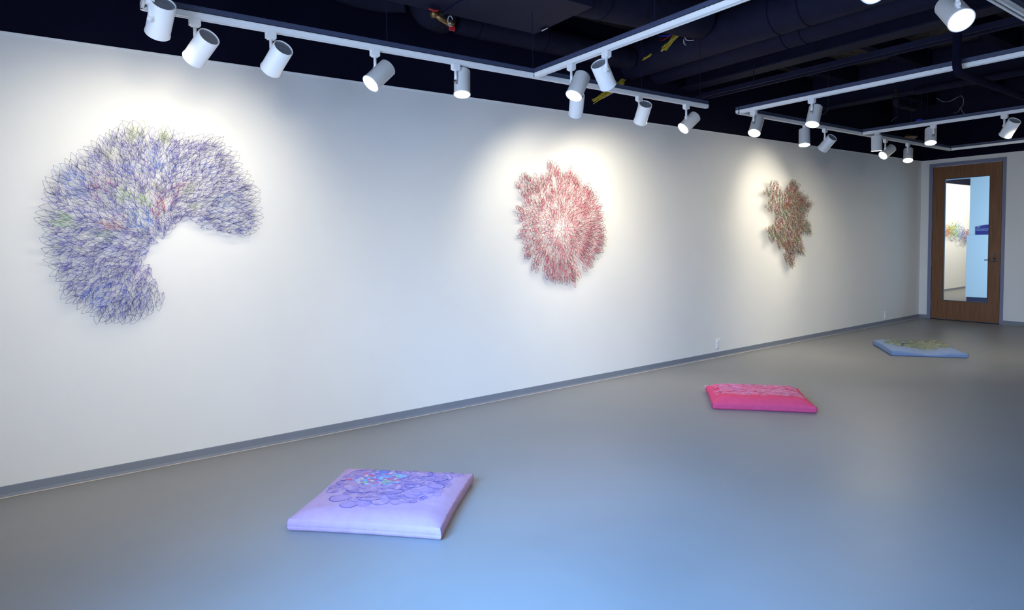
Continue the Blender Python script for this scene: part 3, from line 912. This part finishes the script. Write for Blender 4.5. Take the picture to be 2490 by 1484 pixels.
tag(root, 'round pink and crimson wire petal artwork in the middle of the white wall', 'wall artwork', 'wire leaf artworks on the white wall')
ml = MB(); mt2 = MB()
pink = rgb(196, 70, 112); rose = rgb(228, 150, 170); umber = rgb(98, 62, 46); crim = rgb(170, 30, 60)
# rows of petals growing ring by ring from the centre
Rmax = 1.0; r_ = .010; ring = 0
while r_ < Rmax:
    n = max(6, int(2 * math.pi * r_ / .0345)); off = (ring % 2) * .5
    for i in range(n):
        th = 2 * math.pi * (i + off) / n + rnd.uniform(-.04, .04)
        # sprays drift from round to pointed
        rr = r_ + rnd.uniform(-.008, .008)
        x = c2.x + math.cos(th) * rr; z = c2.z + math.sin(th) * rr
        L = rnd.uniform(.062, .078); Wd = rnd.uniform(.034, .041)
        tx, tz = x + math.cos(th) * L * .55, z + math.sin(th) * L * .55
        if not inside(tx, tz, poly2): continue
        y0 = .05 + .015 * math.sin(ring * 1.3) + rnd.uniform(0, .03) - .03 * min(1, rr / .5)
        cb = mixc(pink, crim, rnd.random() * .7); ct = mixc(umber, pink, rnd.choice((0, 0, .15, .4)))
        tw = th + rnd.uniform(-.16, .16)
        leaf_loop(ml, x - OFF.x, z - OFF.z, tw, L, Wd, max(.012, y0), max(.03, y0 + rnd.uniform(.015, .035)), .0015, jit(cb, rnd, .15), jit(ct, rnd, .2), n=9, pw=.58)
        for k in range(4):
            a2 = tw + rnd.uniform(-.28, .28); l2 = rnd.uniform(.03, .06)
            P = [(x - OFF.x, -max(.012, y0), z - OFF.z)] + [(x - OFF.x + math.cos(a2) * l2 * j / 2 + rnd.uniform(-.004, .004), -max(.012, y0) - .008 * j, z - OFF.z + math.sin(a2) * l2 * j / 2 + rnd.uniform(-.004, .004)) for j in (1, 2)]
            mt2.tube(P, .0010, 3, jit(mixc(pink, rose, .4 + .6 * rnd.random()), rnd, .15), cap=False)
    r_ += .0335; ring += 1
ml.build('wire_petals', M['thread'], root)
mt2.build('coloured_threads', M['thread'], root)

# --- multicoloured cluster
rnd = random.Random(31)
A3 = [(285,160),(350,160),(400,210),(440,270),(475,370),(500,350),(500,260),(545,225),(545,165),(610,160),(655,190),(680,230),(660,300),(725,315),(730,350),(785,360),(800,430),(850,475),(820,550),(780,590),(795,620),(760,640),(780,700),(830,740),(845,880),(815,900),(760,850),(720,870),(715,960),(745,1060),(740,1170),(700,1150),(620,1130),(620,1240),(620,1310),(575,1345),(530,1290),(500,1230),(495,1100),(470,1060),(430,1090),(400,1040),(385,950),(350,960),(320,990),(270,960),(290,900),(245,820),(300,790),(360,770),(370,700),(350,600),(260,560),(235,500),(270,440),(260,360),(210,310),(240,265),(290,280),(300,230)]
poly3 = wallpoly(A3, 5.495, 1820, 410, -.06)
c3 = ony(1820 + 520 / 5.495, 410 + 480 / 5.495, -.06)
root = empty('wire_artwork', (-3.9, 0, 1.5)); OFF = Vector((-3.9, 0, 1.5))
tag(root, 'small irregular red and green wire leaf artwork, nearest the door', 'wall artwork', 'wire leaf artworks on the white wall')
ml = MB(); mt2 = MB()
cols3 = [rgb(176, 84, 76), rgb(160, 66, 66), rgb(136, 146, 92), rgb(112, 136, 104), rgb(170, 166, 104), rgb(180, 124, 104), rgb(92, 104, 128)]
dk3 = rgb(64, 58, 52)
for (x, z) in poisson(poly3, .0245, 1400, rnd):
    ax, az = (x - c3.x), (z - c3.z)
    th = math.atan2(az * 1.5, ax * .75) + rnd.uniform(-.25, .25)
    if az < -.25 and abs(ax) < .22: th = -math.pi / 2 + rnd.uniform(-.25, .25)
    L = rnd.uniform(.052, .070); Wd = rnd.uniform(.032, .042)
    bx, bz = x - math.cos(th) * L * .7 - OFF.x, z - math.sin(th) * L * .7 - OFF.z
    n = noise.noise(Vector((x * 9, z * 9, 7)))
    cb = cols3[int(abs(n * 20 + rnd.uniform(0, 2.2))) % len(cols3)]
    y0 = .03 + rnd.uniform(0, .03); y1 = y0 + rnd.uniform(.015, .035)
    leaf_loop(ml, bx, bz, th, L, Wd, y0, y1, .0015, jit(cb, rnd, .2), jit(mixc(dk3, cb, rnd.choice((0.1, .4, .8))), rnd, .2), n=9, pw=.58)
    for k in range(3):
        a2 = th + rnd.uniform(-.3, .3); l2 = rnd.uniform(.02, .05)
        mt2.tube([(bx, -y0, bz), (bx + math.cos(a2) * l2, -y0 - .01, bz + math.sin(a2) * l2)], .0011, 3, jit(cb, rnd, .2), cap=False)
ml.build('wire_leaves', M['thread'], root)
mt2.build('coloured_threads', M['thread'], root)

# --- rainbow tangle in the next room
rnd = random.Random(41)
q0 = ony(2288, 560, 1.55); q1 = ony(2360, 560, 1.55)
root = empty('wire_artwork', (q0.x, 1.6, 1.5)); OFF = Vector((q0.x, 1.6, 1.5))
tag(root, 'rainbow coloured tangled wire artwork seen through the glass of the door', 'wall artwork')
ml = MB()
rb = [rgb(205, 90, 60), rgb(215, 150, 60), rgb(215, 205, 80), rgb(130, 190, 110), rgb(90, 165, 190), rgb(90, 110, 190), rgb(130, 100, 170), rgb(160, 90, 130), rgb(150, 60, 80)]
for i in range(190):
    t = rnd.random() ** .9; x = q0.x + (q1.x - q0.x) * t
    zc = q0.z - .05 + .07 * math.sin(t * 6.5 - .8) - .03 * t
    hgt = .15 - .05 * abs(t - .55)
    z = zc + rnd.uniform(-hgt, hgt)
    col = rb[min(8, int(t * 9 + rnd.uniform(-.5, .5)))] if t * 9 > .5 else rb[0]
    R0 = rnd.uniform(.03, .09); a0 = rnd.uniform(0, 6.28); arc = rnd.uniform(2, 5.5); yb = rnd.uniform(.03, .12)
    P = [(x + R0 * math.cos(a0 + arc * j / 9) * 1.3 - OFF.x, -yb - .02 * math.sin(j), z + R0 * math.sin(a0 + arc * j / 9) - OFF.z) for j in range(10)]
    ml.tube(P, .0035, 3, jit(mixc(col, (.8, .8, .8), .25), rnd, .3), cap=False)
ml.build('tangled_wire', M['thread'], root)


# ------------------------------------------------------------------ floor cushions
def cushion(cornerA, cornerB, depth, hedge, hmid, paint, wob, N=150, seed=1, sag=None):
    """cornerA left, cornerB front-right; s runs A to B, t runs away from the camera"""
    A = Vector((*cornerA, 0)); B = Vector((*cornerB, 0)); d = B - A; L = d.length; d.normalize()
    nrm = Vector((-d.y, d.x, 0))
    rnd = random.Random(seed)

    def hz(s, t):
        e = min(s, 1 - s, t, 1 - t)
        ex = min(s, 1 - s); et = min(t, 1 - t)
        k = (1 - (1 - min(1, ex / .17)) ** 2.4) * (1 - (1 - min(1, et / .17)) ** 2.4)
        z = hedge + (hmid - hedge) * k
        z += wob * noise.noise(Vector((s * 4 + seed, t * 4, seed)))* min(1, e * 8) + wob * .35 * noise.noise(Vector((s * 14, t * 14 + seed, 3))) * min(1, e * 10)
        if sag: z += sag(s, t)
        return z

    def xy(s, t, out=0.0):
        # edges bow in slightly so that the corners stay pointed
        b = .012
        ss = s + (b * math.sin(math.pi * t)) * (1 - 2 * s) * (1 if abs(s - .5) > .0 else 0)
        tt = t + (b * math.sin(math.pi * s)) * (1 - 2 * t)
        ss = .5 + (ss - .5) * (1 + out); tt = .5 + (tt - .5) * (1 + out)
        return ss * L, tt * depth
    m = MB(); V = []; C = []
    base = None
    for j in range(N + 1):
        for i in range(N + 1):
            s, t = i / N, j / N
            x, y = xy(s, t)
            V.append((x, y, hz(s, t))); C.append(paint(s, t))
    F = [(j * (N + 1) + i, j * (N + 1) + i + 1, (j + 1) * (N + 1) + i + 1, (j + 1) * (N + 1) + i) for j in range(N) for i in range(N)]
    # side band
    ring = [(i, 0) for i in range(N)] + [(N, j) for j in range(N)] + [(N - i, N) for i in range(N)] + [(0, N - j) for j in range(N)]
    prev = [j * (N + 1) + i for i, j in ring]
    for (fz, out) in ((.96, .007), (.87, .013), (.66, .018), (.46, .020), (.42, .016), (.38, .020), (.2, .014), (.07, .002), (.0, -.02)):
        cur = []
        for (i, j) in ring:
            s, t = i / N, j / N
            x, y = xy(s, t, out + .007 * noise.noise(Vector((s * 12, t * 12, fz * 2 + seed))) + .004 * noise.noise(Vector((s * 45, t * 45, seed))))
            z = max(0.0005, hz(s, t) * fz)
            if fz == 0: z = 0.0005
            cur.append(len(V)); V.append((x, y, z)); C.append(paint(min(1, max(0, s)), min(1, max(0, t)), True))
        k = len(ring)
        for a in range(k): F.append((prev[a], cur[a], cur[(a + 1) % k], prev[(a + 1) % k]))
        prev = cur
    F.append(tuple(reversed(prev)))
    m.add(V, F, C)
    root = empty('floor_cushion', A, math.atan2(d.y, d.x))
    o = m.build('cushion_cover', M['cloth'], root, smooth=True)
    return root, o, (lambda s, t, up=.0: (xy(s, t)[0], xy(s, t)[1], hz(s, t) + up)), L


# pile of painted discs -> colour of the lilac cushion's top
rnd = random.Random(7)
lil = rgb(182, 153, 184); lil2 = rgb(146, 122, 172)
discs = []
for i in range(520):
    a = rnd.uniform(0, 6.28); r0 = rnd.random() ** .6
    s = .48 + .43 * r0 * math.cos(a); t = .60 + .38 * r0 * math.sin(a)
    if s < .28 and t < .35: continue
    discs.append((s, t, rnd.uniform(.014, .036), mixc(lil, rgb(104, 92, 170), rnd.uniform(.1, .8))))
for (s, t, r_) in ((.85, .93, .05), (.90, .87, .04), (.94, .92, .03), (.80, .88, .04), (.83, .62, .06), (.78, .52, .05), (.33, .19, .06), (.42, .22, .06), (.22, .30, .07), (.55, .36, .05), (.70, .42, .06)):
    discs.append((s, t, r_, mixc(lil, rgb(128, 116, 198), .45)))
pal = [rgb(198, 76, 110), rgb(205, 90, 120), rgb(96, 140, 220), rgb(90, 170, 225), rgb(130, 190, 150), rgb(205, 200, 205), rgb(110, 120, 205), rgb(150, 200, 215), rgb(215, 205, 190)]
for i in range(110):
    a = rnd.uniform(0, 6.28); r0 = rnd.random() ** .6
    discs.append((.36 + .17 * r0 * math.cos(a), .72 + .17 * r0 * math.sin(a), rnd.uniform(.009, .022), rnd.choice(pal)))
for (s, t, r_, c) in ((.36, .87, .045, rgb(70, 110, 205)), (.44, .66, .040, rgb(140, 175, 150)), (.52, .78, .034, rgb(110, 185, 225)), (.23, .68, .028, rgb(220, 210, 205)), (.14, .67, .024, rgb(200, 70, 95))):
    discs.append((s, t, r_, c))
cellg = {}
for idx, dsc in enumerate(discs):
    s, t, r_, c = dsc
    for a in range(int((s - r_) * 20), int((s + r_) * 20) + 1):
        for b in range(int((t - r_) * 20), int((t + r_) * 20) + 1):
            cellg.setdefault((a, b), []).append(idx)


def paint1(s, t, side=False):
    if side: return lil
    c = lil
    for idx in reversed(cellg.get((int(s * 20), int(t * 20)), [])):
        a, b, r_, col = discs[idx]
        d2 = math.hypot(s - a, t - b) / r_
        if d2 < 1:
            return mixc(col, lil, .1 + .4 * (1 - d2) + .10 * math.sin(d2 * r_ * 1100)) if d2 < .86 else mixc(col, lil2, .45)
    return c


cu, body, surf, L = cushion((-10.554, -1.395), (-10.019, -1.922), .665, .060, .088, paint1, .006, N=230, seed=3)
tag(cu, 'lilac square floor cushion with bubble pattern, nearest the camera', 'floor cushion', 'square floor cushions')
m = MB()
navy = rgb(60, 66, 150)
for (s, t, r_, a0, a1) in ((.33, .19, .062, 3.4, 6.2), (.22, .30, .072, 2.6, 5.6), (.42, .36, .10, 3.6, 5.9), (.83, .60, .062, -1.6, 1.9), (.72, .44, .08, 3.6, 6.0), (.60, .40, .07, 3.4, 5.6), (.80, .78, .07, -1.8, 1.2),
                       (.66, .62, .07, 3.6, 6.0), (.58, .60, .10, 4.0, 6.2), (.12, .60, .05, 1.6, 4.6), (.16, .80, .06, 1.2, 3.4), (.12, .45, .06, 2.4, 5.2), (.52, .52, .12, 3.9, 5.9), (.68, .84, .06, -1.6, 1.4),
                       (.30, .50, .10, 3.6, 5.8), (.64, .70, .09, 4.2, 6.1), (.30, .95, .10, .4, 2.4), (.52, .28, .07, 3.6, 6.0), (.90, .93, .05, .5, 3.0), (.86, .80, .04, -1.5, 1.2), (.48, .80, .10, 4.9, 7.2)):
    K = int(22 * abs(a1 - a0) / 2.6)
    for k in range(K):
        aa = a0 + (a1 - a0) * k / K; ab = a0 + (a1 - a0) * (k + .68) / K
        p, q = (s + r_ * math.cos(aa), t + r_ * math.sin(aa)), (s + r_ * math.cos(ab), t + r_ * math.sin(ab))
        if 0.03 < p[0] < .97 and .03 < p[1] < .97:
            m.tube([surf(*p, .0012), surf(*q, .0012)], .0011, 4, navy)
for (s, t, r_, c) in [q for q in discs[:520] if q[2] > .024][::2]:
    a0 = rnd.uniform(3.2, 4.2); a1 = a0 + rnd.uniform(1.2, 2.4); K = int(60 * r_ / .036 * (a1 - a0) / 6.28 * 1.6) + 2
    cc = mixc(navy, lil2, rnd.uniform(.2, .8))
    for k in range(K):
        aa = a0 + (a1 - a0) * k / K; ab = a0 + (a1 - a0) * (k + .7) / K
        p, q = (s + r_ * math.cos(aa), t + r_ * math.sin(aa)), (s + r_ * math.cos(ab), t + r_ * math.sin(ab))
        if 0.03 < min(p) and max(p) < .97: m.tube([surf(*p, .0008), surf(*q, .0008)], .0008, 3, cc)
m.build('stitching', M['thread'], cu)


def seam(surf_pts, parent, col, name='seam'):
    m = MB(); m.tube(surf_pts, .0014, 5, col); return m.build(name, M['thread'], parent)


def corner_seams(parent, L, D, h, col):
    for (x, y, sx, sy) in ((0, 0, -1, -1), (L, 0, 1, -1), (L, D, 1, 1), (0, D, -1, 1)):
        m = MB()
        m.tube([(x + sx * .002, y + sy * .002, h + .001), (x + sx * .0065, y + sy * .0065, h * .72), (x + sx * .0085, y + sy * .0085, h * .45), (x + sx * .005, y + sy * .005, h * .16)], [.0016, .0013, .0012, .0012], 6, col)
        m.build('corner_seam', M['thread'], parent)


corner_seams(cu, L, .665, .060, rgb(140, 122, 150))

pk = rgb(236, 84, 122)


def paint2(s, t, side=False):
    return mixc(pk, rgb(238, 140, 170), .7 if (.1 < s < .95 and .25 < t < .95 and not side) else 0)


cu2, body, surf2, L2 = cushion((-7.204, -1.325), (-6.69, -1.891), .605, .050, .094, paint2, .008, N=110, seed=9)
tag(cu2, 'bright pink square floor cushion with pale stitched swirls, in the middle of the floor', 'floor cushion', 'square floor cushions')
rnd = random.Random(17); m = MB()
for i in range(620):
    s = rnd.uniform(.08, .93); t = rnd.uniform(.24, .93)
    th = math.atan2(t - .55, s - .5) + rnd.uniform(-1.2, 1.2); Lf = rnd.uniform(.04, .07); Wf = Lf * .4
    col = rnd.choice((rgb(235, 165, 185), rgb(232, 180, 196), rgb(205, 60, 90), rgb(228, 140, 165)))
    for sg in (1, -1):
        P = []
        for k in range(6):
            u = k / 5; w = Wf * .5 * math.sin(math.pi * u) * sg
            a, b = s + math.cos(th) * Lf * u - math.sin(th) * w, t + math.sin(th) * Lf * u + math.cos(th) * w
            P.append(surf2(min(.97, max(.03, a)), min(.97, max(.03, b)), .0008))
        m.tube(P, .0007, 3, col, cap=False)
m.build('embroidery', M['thread'], cu2)
corner_seams(cu2, L2, .605, .050, rgb(150, 40, 90))
m = MB(); m.box(-.010, .012, .590, .606, .028, .052)
tg = m.build('care_tag', M['whitecable'], cu2); tg['label'] = 'small white tag'

bl = rgb(140, 158, 190); olive = rgb(130, 142, 126)


def paint3(s, t, side=False):
    if side: return bl
    r0 = math.hypot((s - .54) / .48, (t - .58) / .42) + .12 * noise.noise(Vector((s * 7, t * 7, 1)))
    return mixc(olive, mixc(bl, olive, .0), min(1, max(0, (r0 - .92) * 9)))


cu3, body, surf3, L3 = cushion((-3.803, -1.203), (-3.348, -1.785), .74, .060, .088, paint3, .012, N=110, seed=23,
                               sag=lambda s, t: -.034 * math.exp(-((s - .55) ** 2 / .06 + (t - .02) ** 2 / .08)) + .006 * math.cos(s * 9))
tag(cu3, 'pale blue floor cushion with green and tan embroidered patch, nearest the door', 'floor cushion', 'square floor cushions')
rnd = random.Random(19); m = MB()
for i in range(420):
    a0 = rnd.uniform(0, 6.28); r0 = rnd.random() ** .55
    s = .54 + .45 * r0 * math.cos(a0); t = .58 + .38 * r0 * math.sin(a0)
    th = a0 + rnd.uniform(-.4, .4); Lf = rnd.uniform(.05, .08); Wf = Lf * .4
    col = rnd.choice((rgb(140, 158, 120), rgb(165, 160, 118), rgb(176, 146, 128), rgb(104, 122, 118), rgb(188, 190, 168), rgb(88, 98, 118)))
    for sg in (1, -1):
        P = []
        for k in range(6):
            u = k / 5; w = Wf * .5 * math.sin(math.pi * u) * sg
            a, b = s + math.cos(th) * Lf * u - math.sin(th) * w, t + math.sin(th) * Lf * u + math.cos(th) * w
            P.append(surf3(min(.97, max(.03, a)), min(.97, max(.03, b)), .001))
        m.tube(P, .0011, 3, col, cap=False)
m.build('embroidery', M['thread'], cu3)
m = MB()
m.tube([surf3(.0, t / 20, -.012) for t in range(1, 20)], .0022, 5, rgb(40, 50, 90)); m.build('open_seam', M['thread'], cu3)
corner_seams(cu3, L3, .74, .060, rgb(70, 85, 125))
